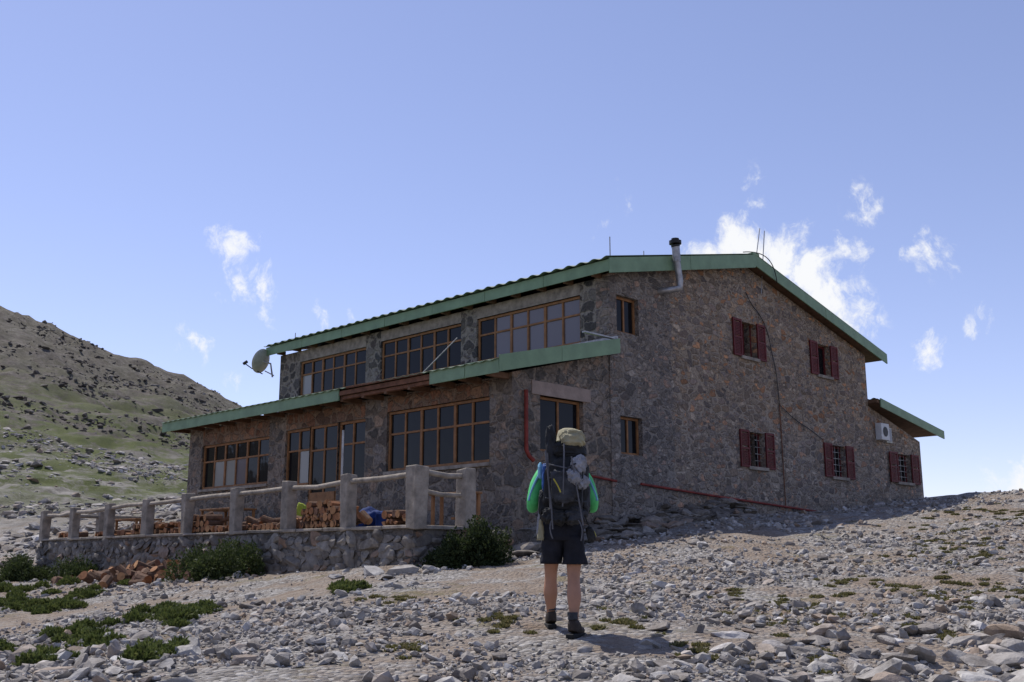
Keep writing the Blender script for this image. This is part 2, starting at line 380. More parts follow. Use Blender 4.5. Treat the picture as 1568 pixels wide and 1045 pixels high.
wall('gable_wall','B',0,[(0,6.04,6.68,8.05),(6.04,12.8,8.05,6.48)],-.6,[h for h in holesM if h[0]<12],TH,M['wallB'])
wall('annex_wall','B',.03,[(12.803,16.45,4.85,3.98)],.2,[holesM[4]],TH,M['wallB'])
wall('sunroom_side_wall','B',.02,[(-3.2,-.003,3.9,4.72)],-.6,[(-2.35,-.94,2.30,3.5)],TH,M['wallL'])
UP=[(.90,4.55,5.12,6.31),(5.17,8.66,5.12,6.31),(9.37,12.85,5.12,6.26)]
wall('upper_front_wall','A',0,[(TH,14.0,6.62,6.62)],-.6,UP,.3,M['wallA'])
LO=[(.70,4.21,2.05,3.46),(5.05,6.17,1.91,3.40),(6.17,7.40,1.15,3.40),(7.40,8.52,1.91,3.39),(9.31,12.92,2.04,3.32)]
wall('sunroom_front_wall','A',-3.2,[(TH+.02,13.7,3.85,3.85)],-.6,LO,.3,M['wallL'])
wall('back_wall','A',12.5,[(TH,14.0,6.5,6.5)],-.6,[],.29,M['wallB'])
wall('far_gable_wall','B',13.6,[(.3,6.04,6.72,8.05),(6.04,12.49,8.05,6.5)],-.6,[],.399,M['wallB'])
wall('sunroom_far_wall','B',13.3,[(-2.9,-.01,3.9,4.7)],-.6,[],.398,M['wallL'])
wall('annex_back_wall','A',16.1,[(TH+.035,9,3.98,3.98)],.2,[],.349,M['wallB'])
wall('annex_far_wall','B',8.6,[(12.8,16.09,4.8,3.98)],.2,[],.39,M['wallB'])
boxes('interior_floors',[(.31,12.49,.41,13.59,3.95,4.1),(.31,12.49,.41,13.59,.9,1.0),(-2.89,-.01,.43,13.29,.9,1.15)],M['inner'],hut)
boxes('lintels',[(-2.62,-.70,-.006,.15,3.5,3.80)],M['concp'],hut,.01)
boxes('stone_lintel_band',[(-3.206,-3.1,.72,4.19,3.46,3.8),(-3.206,-3.1,9.33,12.9,3.33,3.8),(-3.206,-3.1,5.07,8.5,3.41,3.8)],M['rust'],hut)
boxes('upper_lintel_band',[(-.006,.1,.9,4.55,6.31,6.61),(-.006,.1,5.17,8.66,6.31,6.61),(-.006,.1,9.37,12.85,6.265,6.61)],M['conc'],hut)
boxes('window_sills',[(-3.26,-3.0,.66,4.25,1.97,2.047),(-3.26,-3.0,9.27,12.96,1.96,2.037)]+[(a+(b_-a)*.22,b_-(b_-a)*.22,-.07,.2,c-.06,c+.028) for a,b_,c,d,g in SHW],M['conc'],hut,.008)
def roof(name,prof,s0,s1,th):
    poly=[(t,z) for t,z in prof]+[(t,z-th) for t,z in prof[::-1]]
    return prism(name,poly,'y',s0,s1,M['wooddk'],hut)
roof('main_roof_deck',[(-.26,6.86),(6.04,8.26),(13.6,6.50)],-.26,14.4,.12)
roof('sunroom_roof_deck',[(-3.82,4.02),(-.004,4.94)],-.26,14.2,.12)
roof('annex_roof_deck',[(12.81,5.02),(17.5,4.36)],-.3,9.3,.10)
def corr(name,prof,s0,s1,amp=.022,per=.16,jag=0):
    ss=np.arange(s0,s1,per/8);v=[];f=[];k=len(prof)
    for i,s in enumerate(ss):
        w=amp*math.sin(2*math.pi*s/per)+.012*float(vnoise(s*1.3,.5,3))
        for j,(t,z) in enumerate(prof): v.append((t,s,z+w+amp))
    for i in range(len(ss)-1):
        for j in range(k-1): f.append((i*k+j,(i+1)*k+j,(i+1)*k+j+1,i*k+j+1))
    o=mesh_obj(name,v,f,M['greend'],hut,smooth=True)
    m=o.modifiers.new('s','SOLIDIFY');m.thickness=.012;return o
corr('main_roof_sheet',[(-.42,6.90),(6.04,8.32),(13.72,6.55)],-.3,14.45,.028,.40)
corr('sunroom_roof_sheet',[(-3.92,4.03),(-.02,4.97)],-.27,14.2,.012,.3)
corr('annex_roof_sheet',[(12.82,5.03),(17.66,4.37)],-.32,9.4,.02,.25)
def fascia_g(name,prof,s,dep,parent=hut,up=.03):
    poly=[(t,z+up) for t,z in prof]+[(t,z+up-dep) for t,z in prof[::-1]]
    return prism(name,poly,'y',s,s+.03,M['green'],parent,.004)
fascia_g('gable_fascia_left_a',[(-.33,6.90),(2.9,7.614)],-.33,.36)
fascia_g('gable_fascia_left_b',[(2.91,7.616),(6.0,8.30)],-.335,.36)
fascia_g('gable_fascia_right_a',[(6.003,8.30),(9.8,7.435)],-.33,.31)
fascia_g('gable_fascia_right_b',[(9.81,7.433),(13.68,6.55)],-.335,.31)
fascia_g('annex_fascia',[(12.95,5.03),(17.6,4.38)],-.36,.27)
fascia_g('sunroom_side_fascia_a',[(-3.88,4.10),(-2.,4.555)],-.31,.34)
fascia_g('sunroom_side_fascia_b',[(-1.99,4.557),(.0,5.02)],-.315,.34)
boxes('eave_fascia',[(-.33,-.30,a+.006,b_-.006,6.62,6.90) for a,b_ in zip(np.linspace(-.30,14.4,8)[:-1],np.linspace(-.30,14.4,8)[1:])],M['green'],hut,.004,.005)
boxes('sunroom_eave_fascia',[(-3.88,-3.85,a+.006,b_-.006,3.77,4.07) for a,b_ in [(-.28,.75),(.75,1.9),(5.24,7.5),(7.5,9.8),(9.8,12.1),(12.1,14.2)]],M['green'],hut,.004,.008)
boxes('exposed_rusty_eave',[(-3.86,-3.82,1.9,5.24,3.90,4.0),(-3.92,-3.86,2.1,4.9,4.03,4.06),(-3.80,-3.74,1.9,5.24,3.80,3.88)],M['rusty'],hut,.004,.012)
boxes('rafters',[(-3.8,-3.2,s,s+.09,3.76,3.88) for s in np.arange(.1,14,.85)]+[(-.28,0,s,s+.09,6.60,6.72) for s in np.arange(.2,14,.9)],M['wooddk'],hut)
boxes('flashing',[(-.12,-.05,-.30,1.5,5.03,5.10),(-1.2,-.1,-.29,-.2,5.02,5.055)],M['steel'],hut)
boxes('ridge_cap',[(5.9,6.2,-.34,14.4,8.31,8.39)],M['green'],hut,.01)
def winA(name,s0,s1,z0,z1,t,cols,bars,panes):
    fr=[];D0,D1=t+.06,t+.14;w=.065
    fr+=[(D0,D1,s0+.002,s0+w,z0+.002,z1-.002),(D0,D1,s1-w,s1-.002,z0+.002,z1-.002),(D0-.003,D1-.003,s0+w,s1-w,z0+.002,z0+w),(D0-.003,D1-.003,s0+w,s1-w,z1-w,z1-.002)]
    us=np.linspace(s0+w/2,s1-w/2,cols+1);zs=[z0+w/2]+[z0+(z1-z0)*q for q in bars]+[z1-w/2]
    for i,u in enumerate(us[1:-1]):
        ww=.038 if i%2 else .026
        fr.append((D0+.006,D1-.01,u-ww,u+ww,z0+w,z1-w))
    for z in zs[1:-1]: fr.append((D0+.01,D1-.014,s0+w,s1-w,z-.024,z+.024))
    boxes(name+'_frame',fr,M['wood'],hut,.004)
    v=[];f=[];idx=[]
    for i in range(cols):
        for j in range(len(zs)-1):
            n=len(v);dt=random.uniform(-.010,.010)
            v+=[(t+.10+dt,us[i],zs[j]),(t+.10-dt,us[i+1],zs[j]),(t+.10-dt,us[i+1],zs[j+1]),(t+.10+dt,us[i],zs[j+1])];f.append((n,n+1,n+2,n+3))
            idx.append(panes(i,j))
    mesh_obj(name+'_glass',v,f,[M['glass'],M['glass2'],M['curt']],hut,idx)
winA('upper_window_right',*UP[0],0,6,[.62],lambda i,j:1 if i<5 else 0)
winA('upper_window_middle',*UP[1],0,6,[.62],lambda i,j:0)
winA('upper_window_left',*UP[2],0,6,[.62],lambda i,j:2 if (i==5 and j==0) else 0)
winA('sunroom_window_right',*LO[0],-3.2,6,[.62],lambda i,j:0)
winA('sunroom_window_mid_a',*LO[1],-3.2,2,[.62],lambda i,j:0)
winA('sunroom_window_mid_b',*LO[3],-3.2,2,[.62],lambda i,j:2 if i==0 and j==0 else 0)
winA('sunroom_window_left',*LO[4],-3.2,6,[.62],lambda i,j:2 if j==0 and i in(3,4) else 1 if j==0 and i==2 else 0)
winA('sunroom_door',*LO[2],-3.23,2,[.3,.72],lambda i,j:0)
boxes('door_panel',[(-3.19,-3.10,6.26,7.31,1.17,1.7)],M['wood'],hut,.01)
boxes('door_steps',[(-3.9,-3.2,6.0,7.6,.5,.9),(-3.5,-3.201,6.1,7.5,.9,1.14)],M['conc'],hut,.02)
def winB(name,u0,u1,z0,z1,mat,s=.1,mull=1,bars=0):
    w=.06;fr=[(u0+.002,u0+w,s,s+.07,z0,z1),(u1-w,u1-.002,s,s+.07,z0,z1),(u0+w,u1-w,s+.003,s+.067,z0,z0+w),(u0+w,u1-w,s+.003,s+.067,z1-w,z1)]
    for i in range(mull): 
        c=u0+(u1-u0)*(i+1)/(mull+1);fr.append((c-.025,c+.025,s+.006,s+.06,z0+w,z1-w))
    boxes(name+'_frame',fr,mat,hut,.004)
    mesh_obj(name+'_glass',[(u0,s+.04,z0),(u1,s+.04,z0),(u1,s+.04,z1),(u0,s+.04,z1)],[(0,1,2,3)],M['glass'],hut)
    if bars:
        bl=[(u0,u1,s-.06,s-.05,z0+(z1-z0)*k/5-.006,z0+(z1-z0)*k/5+.006) for k in range(1,5)]+[(u0+(u1-u0)*k/4-.006,u0+(u1-u0)*k/4+.006,s-.05,s-.04,z0,z1) for k in range(1,4)]
        boxes(name+'_bars',bl,M['steel'],hut)
for i,(a,b_,c,d,g) in enumerate(SHW):
    h=holesM[i];winB('gable_window_%d'%i,*h,M['red'],.16,1,g)
    for side,(p0,p1) in enumerate(((a,h[0]-.004),(h[1]+.004,b_))):
        bl=[(p0,p0+.05,-.055,-.012,c,d),(p1-.05,p1,-.055,-.012,c,d),(p0+.05,p1-.05,-.053,-.014,c,c+.06),(p0+.05,p1-.05,-.053,-.014,d-.06,d),(p0+.05,p1-.05,-.052,-.015,(c+d)/2-.03,(c+d)/2+.03)]
        bl+=[(p0+.05,p1-.05,-.044,-.022,z,z+.028) for z in np.arange(c+.07,d-.08,.042) if abs(z-(c+d)/2)>.05]
        boxes('shutter_%d_%d'%(i,side),bl,M['red'],hut)
winB('corner_window_up',.28,1.12,5.32,6.22,M['wood'],.12,1)
winB('corner_window_low',.34,1.16,2.43,3.32,M['wood'],.12,1)
winB('sunroom_side_window',-2.35,-.94,2.30,3.5,M['wood'],.14,1)
tube('red_downpipe',[(-2.86,-.06,3.55),(-2.86,-.06,2.28),(-2.82,-.10,2.15),(-2.70,-.12,2.06)],.045,M['pipe'],hut)
tube('red_pipe_upper',[(-.85,-.08,1.85),(.05,-.08,1.78)],.03,M['pipe'],hut)
tube('red_pipe_lower',[(.95,-.08,1.76),(4.2,-.08,1.60),(9.2,-.08,1.38)],.030,M['pipe'],hut)
tube('service_cable',[(5.9,-.03,7.3),(6.1,-.04,7.0),(6.6,-.04,6.75),(6.95,-.04,6.3),(7.1,-.04,5.7),(7.3,-.04,5.2),(7.35,-.04,4.3)],.012,M['black'],hut,True)
tube('service_cable_low',[(7.35,-.04,4.3),(8.1,-.04,3.95),(9.0,-.04,3.75),(9.7,-.04,3.5)],.011,M['black'],hut,True)
tube('thin_downpipe',[(7.36,-.04,4.3),(7.4,-.04,1.5)],.016,M['rusty'],hut)
tube('stove_pipe',[(1.98,.05,6.60),(2.02,-.38,6.58),(2.22,-.45,6.64),(2.24,-.45,6.82),(2.14,-.45,7.32)],.085,M['steel'],hut)
tube('stove_pipe_upper',[(2.14,-.45,7.31),(2.11,-.45,7.70)],.10,M['steel'],hut)
tube('stove_cowl',[(2.11,-.45,7.69),(2.10,-.45,7.74)],.11,M['black'],hut)
tube('stove_cowl_cap',[(2.10,-.45,7.76),(2.10,-.45,7.84)],.16,M['black'],hut)
tube('stove_cowl_top',[(2.10,-.45,7.842),(2.10,-.45,7.90)],.10,M['black'],hut)
for nm,pts in dict(antenna_a=[(.45,.3,6.9),(.45,.3,7.75)],antenna_b=[(6.75,0,7.4),(7.1,0,9.35)],antenna_b2=[(6.9,.3,8.0),(7.35,.3,9.55)],antenna_c=[(5.3,3,8.1),(5.3,3,9.0)],lean_pole=[(-1.6,5.0,4.6),(-1.0,4.2,5.6)],far_pole=[(.2,13.5,6.9),(.2,13.5,7.35)]).items():
    tube(nm,pts,.014,M['steel'],hut)
tube('coax_loop',[(5.6,-.2,8.35),(6.1,-.4,8.45),(6.9,-.4,8.2),(7.0,-.38,7.7)],.013,M['black'],hut,True)
boxes('vent_unit',[(13.2,13.75,-.2,.02,3.78,4.32)],M['white'],hut,.02)
tube('vent_fan',[(13.45,-.215,4.05),(13.45,-.205,4.05)],.16,M['black'],hut)
boxes('vent_panel',[(13.85,14.25,-.04,.02,3.75,4.25)],M['dish'],hut,.01)
boxes('vent_panel_dark',[(13.9,14.2,-.05,-.041,3.8,4.2)],M['glass2'],hut)
v=[];f=[];nr,na=6,28
for i in range(nr+1):
    rr=.46*i/nr
    for j in range(na): a=2*math.pi*j/na;v.append((rr*math.cos(a)*.9,rr*math.sin(a),.55*rr*rr))
for i in range(nr):
    for j in range(na): f.append((i*na+j,i*na+(j+1)%na,(i+1)*na+(j+1)%na,(i+1)*na+j))
dish=empty('satellite_dish');dx,dy=W(-.45,14.3);dish.location=(dx,dy,6.40)
do=mesh_obj('reflector',v,f,M['dish'],dish,smooth=True);do.modifiers.new('s','SOLIDIFY').thickness=.012
do.rotation_euler=Vector((-.80,.30,.30)).to_track_quat('Z','X').to_euler()
tube('feed_arm',[(-.02,.0,-.40),(-.4,.1,-.2),(-.66,.14,-.02)],.018,M['black'],dish)
tube('feed_horn',[(-.70,.15,-.04),(-.57,.12,.04)],.05,M['black'],dish)
tube('mount_arm',[(.0,0,0),(.22,.05,-.05),(.3,.05,-.5)],.03,M['steel'],dish)
tube('mount_strut',[(.05,0,-.3),(.35,.05,-.45)],.018,M['steel'],dish)

# ---------------------------------------------------------------- TERRACE
ter=empty('stone_terrace_wall',(HX,HY,0),math.radians(45))
boxes('terrace_core',[(-6.66,-3.21,-1.0,15.35,-1.2,.56)],M['terr'],ter)
boxes('terrace_coping',[(-6.72,-6.45,a,a+.9,.562,.62) for a in np.arange(-1.08,15,.91)]+[(-6.449,-5.1,-1.1,-.8,.562,.62)],M['conc'],ter,.015,.012)
P=[];sz=[];
for z in np.arange(-.8,.5,.135):
    s=-1.02+random.uniform(0,.1)
    while s<15.4:
        w=random.uniform(.09,.24);P.append((-6.66+random.uniform(-.02,.02),s+w,z+random.uniform(-.03,.03)));sz.append(w*1.2);s+=w*1.7
rocks('facing_stones',P,np.array(sz),M['rockw'],2,(.5,.8),.5,.14,ter,1.57,.45)
P=[];sz=[]
for z in np.arange(-.6,.5,.135):
    t=-6.65
    while t<-4.6: w=random.uniform(.09,.24);P.append((t+w,-1.0,z+random.uniform(-.03,.03)));sz.append(w*1.2);t+=w*1.7
rocks('facing_stones_side',P,np.array(sz),M['rockw'],2,(.5,.8),.5,.14,ter,0,.45)
fence=empty('concrete_post_railing',(HX,HY,0),math.radians(45))
ps=[15.35,13.35,11.2,9.12,7.18,5.0,3.0,1.0,-1.0]
bl=[];h=.11
for i,s in enumerate(ps):
    k=h+(.035 if s<0 else 0)
    z=1.40+.03*i;bl.append((-6.6-k,-6.6+k,s-k,s+k,.55,z))
bl.append((-5.42-.14,-5.42+.14,-1.14,-.86,.55,1.66))
bl+=[(-5.0-.12,-5.0+.12,15.2,15.45,.3,1.42),(-3.6-.12,-3.6+.12,15.2,15.45,.3,1.42)]
boxes('posts',bl,M['conc'],fence,.02,.022)
for i in range(len(ps)-1):
    a,b_=ps[i]-h,ps[i+1]+h;za,zb=1.27+.03*i,1.30+.03*i
    mid=(a+b_)/2
    tube('rail_%d'%i,[(-6.6,a+.05,za),(-6.6+random.uniform(-.03,.03),mid,(za+zb)/2+random.uniform(-.05,.03)),(-6.6,b_-.05,zb)],.050,M['conc'],fence)
tube('rail_side_top',[(-6.45,-1.0,1.56),(-5.9,-1.02,1.51),(-5.5,-1,1.53)],.05,M['conc'],fence)
tube('rail_side_low',[(-6.45,-1.0,1.22),(-6.0,-.98,1.17),(-5.5,-1,1.18)],.042,M['conc'],fence)
tube('rail_end',[(-6.5,15.35,1.28),(-5.0,15.33,1.28),(-3.6,15.33,1.28)],.055,M['conc'],fence)
pole=empty('flag_pole');tube('pole',[(*W(-5.9,2.2),.6),(*W(-5.9,2.2),2.62)],.026,M['steel'],pole);tube('pole_base',[(*W(-5.9,2.2),.56),(*W(-5.9,2.2),.68)],.06,M['steel'],pole)
def woodmat():
    m,nt,b=newmat('cut_firewood');g=N(nt,'ShaderNodeNewGeometry');r=ramp(nt,[(0,(.36,.15,.065)),(.5,(.45,.24,.11)),(.8,(.30,.13,.06)),(1,(.20,.12,.08))]);nt.links.new(g.outputs['Random Per Island'],r.inputs[0])
    tc=N(nt,'ShaderNodeTexCoord').outputs['Object'];q=ramp(nt,[(.3,(.6,.6,.6)),(.7,(1.1,1.1,1.1))]);nt.links.new(noise(nt,tc,14,4),q.inputs[0])
    nt.links.new(mix(nt,1,r.outputs[0],q.outputs[0],'MULTIPLY'),b.inputs['Base Color']);return m
M['log']=woodmat();M['bark']=simple('log_bark',(.12,.07,.045),.95,.35,12,.5)
def logs(name,items,parent=None):
    v=[];f=[];idx=[]
    for (c,d,r,l) in items:
        d=Vector(d).normalized();u=d.orthogonal().normalized();w=d.cross(u);n=len(v)
        kind=random.random();k=9 if kind<.5 else 4;arc=2*math.pi if k==9 else random.uniform(1.6,3.1);a0=random.uniform(0,6.28)
        pts=[(math.cos(a0+arc*i/(k if k==9 else k-1)),math.sin(a0+arc*i/(k if k==9 else k-1))) for i in range(k)]
        if k==4: pts.append((0,0));k=5
        for e in (-.5,.5):
            for a,b2 in pts: v.append(tuple(Vector(c)+d*l*e+u*a*r+w*b2*r))
        f.append(tuple(range(n,n+k)));idx.append(0);f.append(tuple(range(n+2*k-1,n+k-1,-1)));idx.append(0)
        for i in range(k): f.append((n+i,n+(i+1)%k,n+k+(i+1)%k,n+k+i));idx.append(0 if (k==5 and i>=3) else 1)
    return mesh_obj(name,v,f,[M['log'],M['bark']],parent,idx)
pile=empty('firewood_pile',(HX,HY,0),math.radians(45));it=[]
def stack(s0,s1,rows,t=-6.25):
    for rI in range(rows):
        s=s0+.05*rI
        while s<s1-.05*rI:
            r=random.uniform(.05,.085);it.append(((t+random.uniform(-.03,.03),s+r,.64+.07+rI*.13),(1,random.uniform(-.12,.12),random.uniform(-.05,.05)),r,.4));s+=2*r*.97
stack(1.25,2.95,3);stack(1.5,2.7,4);stack(5.3,7.0,1);stack(6.4,7.3,3);stack(7.3,9.0,2);stack(3.3,4.8,1);stack(-.6,.1,2);stack(9.3,10.2,2);stack(10.5,12.4,1);stack(13.7,14.6,1)
for i in range(70):
    s=random.choice([random.uniform(5,10),random.uniform(1,3),random.uniform(3,5)]);it.append(((-6.2+random.uniform(-.15,.2),s,.75+random.uniform(0,.28 if 6<s<9 else .12)),(random.uniform(-1,1),random.uniform(-1,1),random.uniform(-.5,.5)),random.uniform(.05,.09),random.uniform(.25,.4)))
logs('stacked_logs',it,pile)
it=[]
for i in range(150):
    s=random.gauss(7.4,1.5);t=-7.6+random.gauss(0,.38);x_,y_=W(t,s);it.append(((x_,y_,float(gz(x_,y_))+random.uniform(.02,.22)*math.exp(-((s-7.0)/1.3)**2)+.06),(random.uniform(-1,1),random.uniform(-1,1),random.uniform(-.4,.4)),random.uniform(.06,.12),random.uniform(.24,.42)))
logs('fallen_firewood',it)
def table(name,t,s,w,l,hh,z=.57):
    e=empty(name,(*W(t,s),z),math.radians(45))
    bl=[(-w/2,w/2,-l/2+i*l/5+.01,-l/2+(i+1)*l/5-.01,hh-.04,hh) for i in range(5)]
    bl+=[(x-.03,x+.03,y-.03,y+.03,0,hh-.041) for x in(-w/2+.06,w/2-.06) for y in(-l/2+.06,l/2-.06)]+[(-w/2+.08,w/2-.08,-.03,.03,hh*.3,hh*.3+.05)]
    boxes('table_parts',bl,M['wood'],e,.006)
table('wooden_table',-5.3,12.3,.8,1.3,.55);table('wooden_table',-4.4,9.2,.8,1.5,.75)
table('wooden_bench',-4.6,.2,.35,1.2,.75)
M['blue']=simple('blue_tarp',(.012,.03,.12),.85,.4,4);M['lime']=simple('lime_fabric',(.28,.33,.04),.8,.3,4)
def blob(name,loc,sc,mat,seed=0,parent=None,amp=.25,fr=1.5,lev=4):
    v,f=ico(lev);nn=np.array(fbm(v[:,0]*fr+seed,v[:,1]*fr+v[:,2]*1.7+seed,4,seed))+.8*np.abs(np.array(fbm(v[:,0]*2.1+v[:,2]+seed,v[:,1]*2+v[:,2]*.7,3,seed+4)))
    v=v*(1+amp*nn)[:,None]*np.array(sc)
    return np_mesh(name,v+np.array(loc),f,mat,parent,True)
blob('blue_tarp_bundle',(*W(-4.4,3.2),.82),(.38,.3,.26),M['blue'],3,None,.6,2.)
boxes('blue_crate',[(-.3,.3,-.25,.25,0,.06),(-.3,-.26,-.25,.25,.06,.4),(.26,.3,-.25,.25,.06,.4),(-.26,.26,-.25,-.21,.06,.4),(-.26,.26,.21,.25,.06,.4)],M['blue'],None,.01).location=(*W(-4.6,2.2),.57)
blob('lime_rucksack',(*W(-5.6,4.0),.95),(.15,.13,.26),M['lime'],5,None,.5,2.)

# ---------------------------------------------------------------- vegetation
def leafmat(name,c1,c2,c3):
    m,nt,b=newmat(name);g=N(nt,'ShaderNodeNewGeometry');r=ramp(nt,[(0,c1),(.6,c2),(1,c3)]);nt.links.new(g.outputs['Random Per Island'],r.inputs[0])
    nt.links.new(r.outputs[0],b.inputs['Base Color']);b.inputs['Roughness'].default_value=.7
    tr=N(nt,'ShaderNodeBsdfTranslucent');nt.links.new(r.outputs[0],tr.inputs[0]);ms=N(nt,'ShaderNodeMixShader');ms.inputs[0].default_value=.35
    nt.links.new(b.outputs[0],ms.inputs[1]);nt.links.new(tr.outputs[0],ms.inputs[2]);nt.links.new(ms.outputs[0],nt.nodes['Material Output'].inputs[0]);return m
M['bush']=leafmat('juniper_leaves',(.03,.045,.015),(.055,.078,.025),(.10,.12,.045))
M['dbush']=leafmat('dark_juniper_leaves',(.018,.03,.010),(.04,.058,.02),(.07,.085,.03))
M['cush']=leafmat('cushion_leaves',(.06,.08,.022),(.10,.13,.035),(.17,.185,.06))
M['grass']=leafmat('dry_grass',(.09,.10,.03),(.17,.155,.06),(.26,.21,.11))
def leaves(name,blobs,n,size,mat,parent=None,up=.4):
    B=np.array(blobs);vol=(B[:,3]*B[:,4]);i=rng.choice(len(B),n,p=vol/vol.sum());b=B[i]
    d=rng.normal(size=(n,3));d/=np.linalg.norm(d,axis=1)[:,None];d[:,2]=np.abs(d[:,2])*.95
    rad=rng.uniform(.45,1.05,n)**.6
    rad*=1+.4*np.array(fbm(d[:,0]*2.5+b[:,0]*3,d[:,1]*2.5+d[:,2]*2+b[:,1]*3,3,7))
    c=b[:,:3]+d*b[:,3:6]*rad[:,None]
    u=d*.6+rng.normal(size=(n,3))*.6;u[:,2]+=up;u/=np.linalg.norm(u,axis=1)[:,None]
    w=np.cross(u,rng.normal(size=(n,3)));w/=np.linalg.norm(w,axis=1)[:,None]
    s=size*rng.uniform(.6,1.4,n)[:,None]
    V=np.stack([c-w*s*.25,c+w*s*.25,c+u*s*1.2],1)
    V2=np.stack([c+u*s*.0-w*s*.35,c+u*s*.5+w*s*.35,c+u*s*1.0-w*s*.2],1)
    V=np.concatenate([V,V2],0).reshape(-1,3);return np_mesh(name,V,np.arange(len(V)).reshape(-1,3),mat,parent)
def shrub(name,t,s,r,hh,n,mat,k=7,size=.05):
    bl=[]
    for i in range(k):
        a=random.uniform(0,6.28);q=r*random.uniform(.1,.7);x_,y_=W(t,s);x_+=q*math.cos(a);y_+=q*math.sin(a)
        bl.append((x_,y_,float(gz(x_,y_))-.05,r*random.uniform(.22,.45),r*random.uniform(.22,.45),hh*random.uniform(.45,1.)))
    return leaves(name,bl,n,size,mat)
shrub('juniper_shrub',-6.0,-1.75,.82,.84,15000,M['dbush'],14)
shrub('juniper_shrub',-7.25,4.2,1.05,.80,15000,M['bush'],16)
shrub('juniper_shrub',-7.2,11.4,.85,.68,9000,M['bush'],11)
shrub('juniper_shrub',-7.2,14.9,1.0,.85,10000,M['bush'],12)
shrub('juniper_shrub',-7.05,5.9,.4,.4,3000,M['bush'],7)
def cushions(name,cs,mat,n,size,hh,dn=26,q0=.03,q1=.09):
    bl=[]
    for (x0,y0,r) in cs:
        for i in range(int(5+r*dn)):
            x_=x0+random.gauss(0,r*.6);y_=y0+random.gauss(0,r*.6*1.8);q=random.uniform(q0,q1)*(1+r*.4)
            bl.append((x_,y_,float(gz(x_,y_))-.01,q*1.4,q*1.4,hh*random.uniform(.5,1.)*q*6))
    return leaves(name,bl,n,size,mat,None,.9)
cushions('green_cushion_plants',[(-5.0,15.5,.5),(-4.6,15.0,.35),(-9.0,20.5,.9),(-8.0,19,.5),(-5.6,13.6,.35),(-4.6,11.3,.3),(-3.2,9.8,.25),(-4.4,10.2,.2),(-2.4,15.3,.22),(-11,23,.9),(-5.9,12.2,.3),(-9.8,19.5,.7),(-4.3,14.2,.35)],M['cush'],55000,.042,.22,17,.035,.12)
cushions('grass_tufts',[(3.1,12.2,.6),(6.1,14,.6),(1.1,10.4,.35),(-.1,10.3,.25),(4.8,12.1,.5),(1.4,8.8,.3),(4.8,13.7,.7),(2.3,8.3,.25),(-1.6,14,.3),(6.4,12.6,.6),(3.9,10.4,.4),(2.6,10.9,.45),(-.9,9.2,.2),(8,19,.9),(7.2,17,.8),(10,22,1.2)],M['grass'],36000,.03,.05,26,.02,.055)

#HIKER
M['skin']=simple('skin',(.40,.205,.125),.55,.12,8)
M['hair']=simple('dark_hair',(.03,.02,.015),.6,.2,30)
M['short']=simple('black_shorts_fabric',(.014,.015,.022),.85,.35,10,.2)
M['jgreen']=simple('green_jacket_fabric',(.08,.48,.15),.6,.2,8)
M['jblue']=simple('light_blue_fabric',(.16,.36,.5),.6,.15,8)
M['pack']=simple('black_pack_fabric',(.020,.021,.023),.7,.5,8,.3)
M['packd']=simple('charcoal_pack_fabric',(.038,.040,.046),.7,.5,14,.3)
M['packg']=simple('grey_pack_fabric',(.24,.245,.27),.6,.4,9,.3)
M['strap']=simple('grey_webbing',(.10,.10,.11),.7,.3,9)
M['khaki']=simple('khaki_fabric',(.30,.275,.18),.85,.25,10,.3)
M['boot']=simple('boot_leather',(.04,.03,.024),.7,.4,14,.3)
M['sole']=simple('boot_sole',(.015,.015,.015),.8,.2,10)
M['yellow']=simple('yellow_fabric',(.45,.38,.05),.6,.2,8)
M['mat']=simple('blue_mat',(.025,.08,.26),.6,.2,8)
hiker=empty('hiker',(.47,9.78,float(gz(.47,9.78))))
def skin(name,verts,edges,rad,mat,parent=hiker,sub=2,root=0):
    me=bpy.data.meshes.new(name);me.from_pydata(verts,edges,[]);me.update();me.materials.append(mat)
    o=bpy.data.objects.new(name,me);S.collection.objects.link(o);o.parent=parent
    md=o.modifiers.new('skin','SKIN');md.use_smooth_shade=True
    sv=me.skin_vertices[0].data
    for i,r in enumerate(rad): sv[i].radius=r if isinstance(r,tuple) else (r,r);sv[i].use_root=(i==root)
    o.modifiers.new('sub','SUBSURF').levels=sub;o.modifiers['sub'].render_levels=sub
    return o
def cloth(name,rings,mat,amp=.012,fr=9,seed=1,na=36,cap=True,parent=hiker,thick=.004):
    v=[];f=[];R=[]
    for a,b in zip(rings,rings[1:]):
        for k in range(5): R.append([a[i]+(b[i]-a[i])*k/5 for i in range(5)])
    R.append(list(rings[-1]))
    for i,(cx_,cy_,z,rx,ry) in enumerate(R):
        for j in range(na):
            a=2*math.pi*j/na;q=1+amp/max(rx,.03)*(float(fbm(math.cos(a)*2+seed*3+z*fr,math.sin(a)*2+z*fr*.6,3,seed)))*2
            v.append((cx_+rx*q*math.cos(a),cy_+ry*q*math.sin(a),z))
    for i in range(len(R)-1):
        for j in range(na): f.append((i*na+j,i*na+(j+1)%na,(i+1)*na+(j+1)%na,(i+1)*na+j))
    o=mesh_obj(name,v,f,mat,parent,smooth=True);o.modifiers.new('s','SOLIDIFY').thickness=thick;return o
gl=lambda x,y: float(gz(hiker.location.x+x,hiker.location.y+y))-hiker.location.z
RA=(.085,-.14,gl(.085,-.1)+.10);LA=(-.105,.27,gl(-.105,.27)+.10)
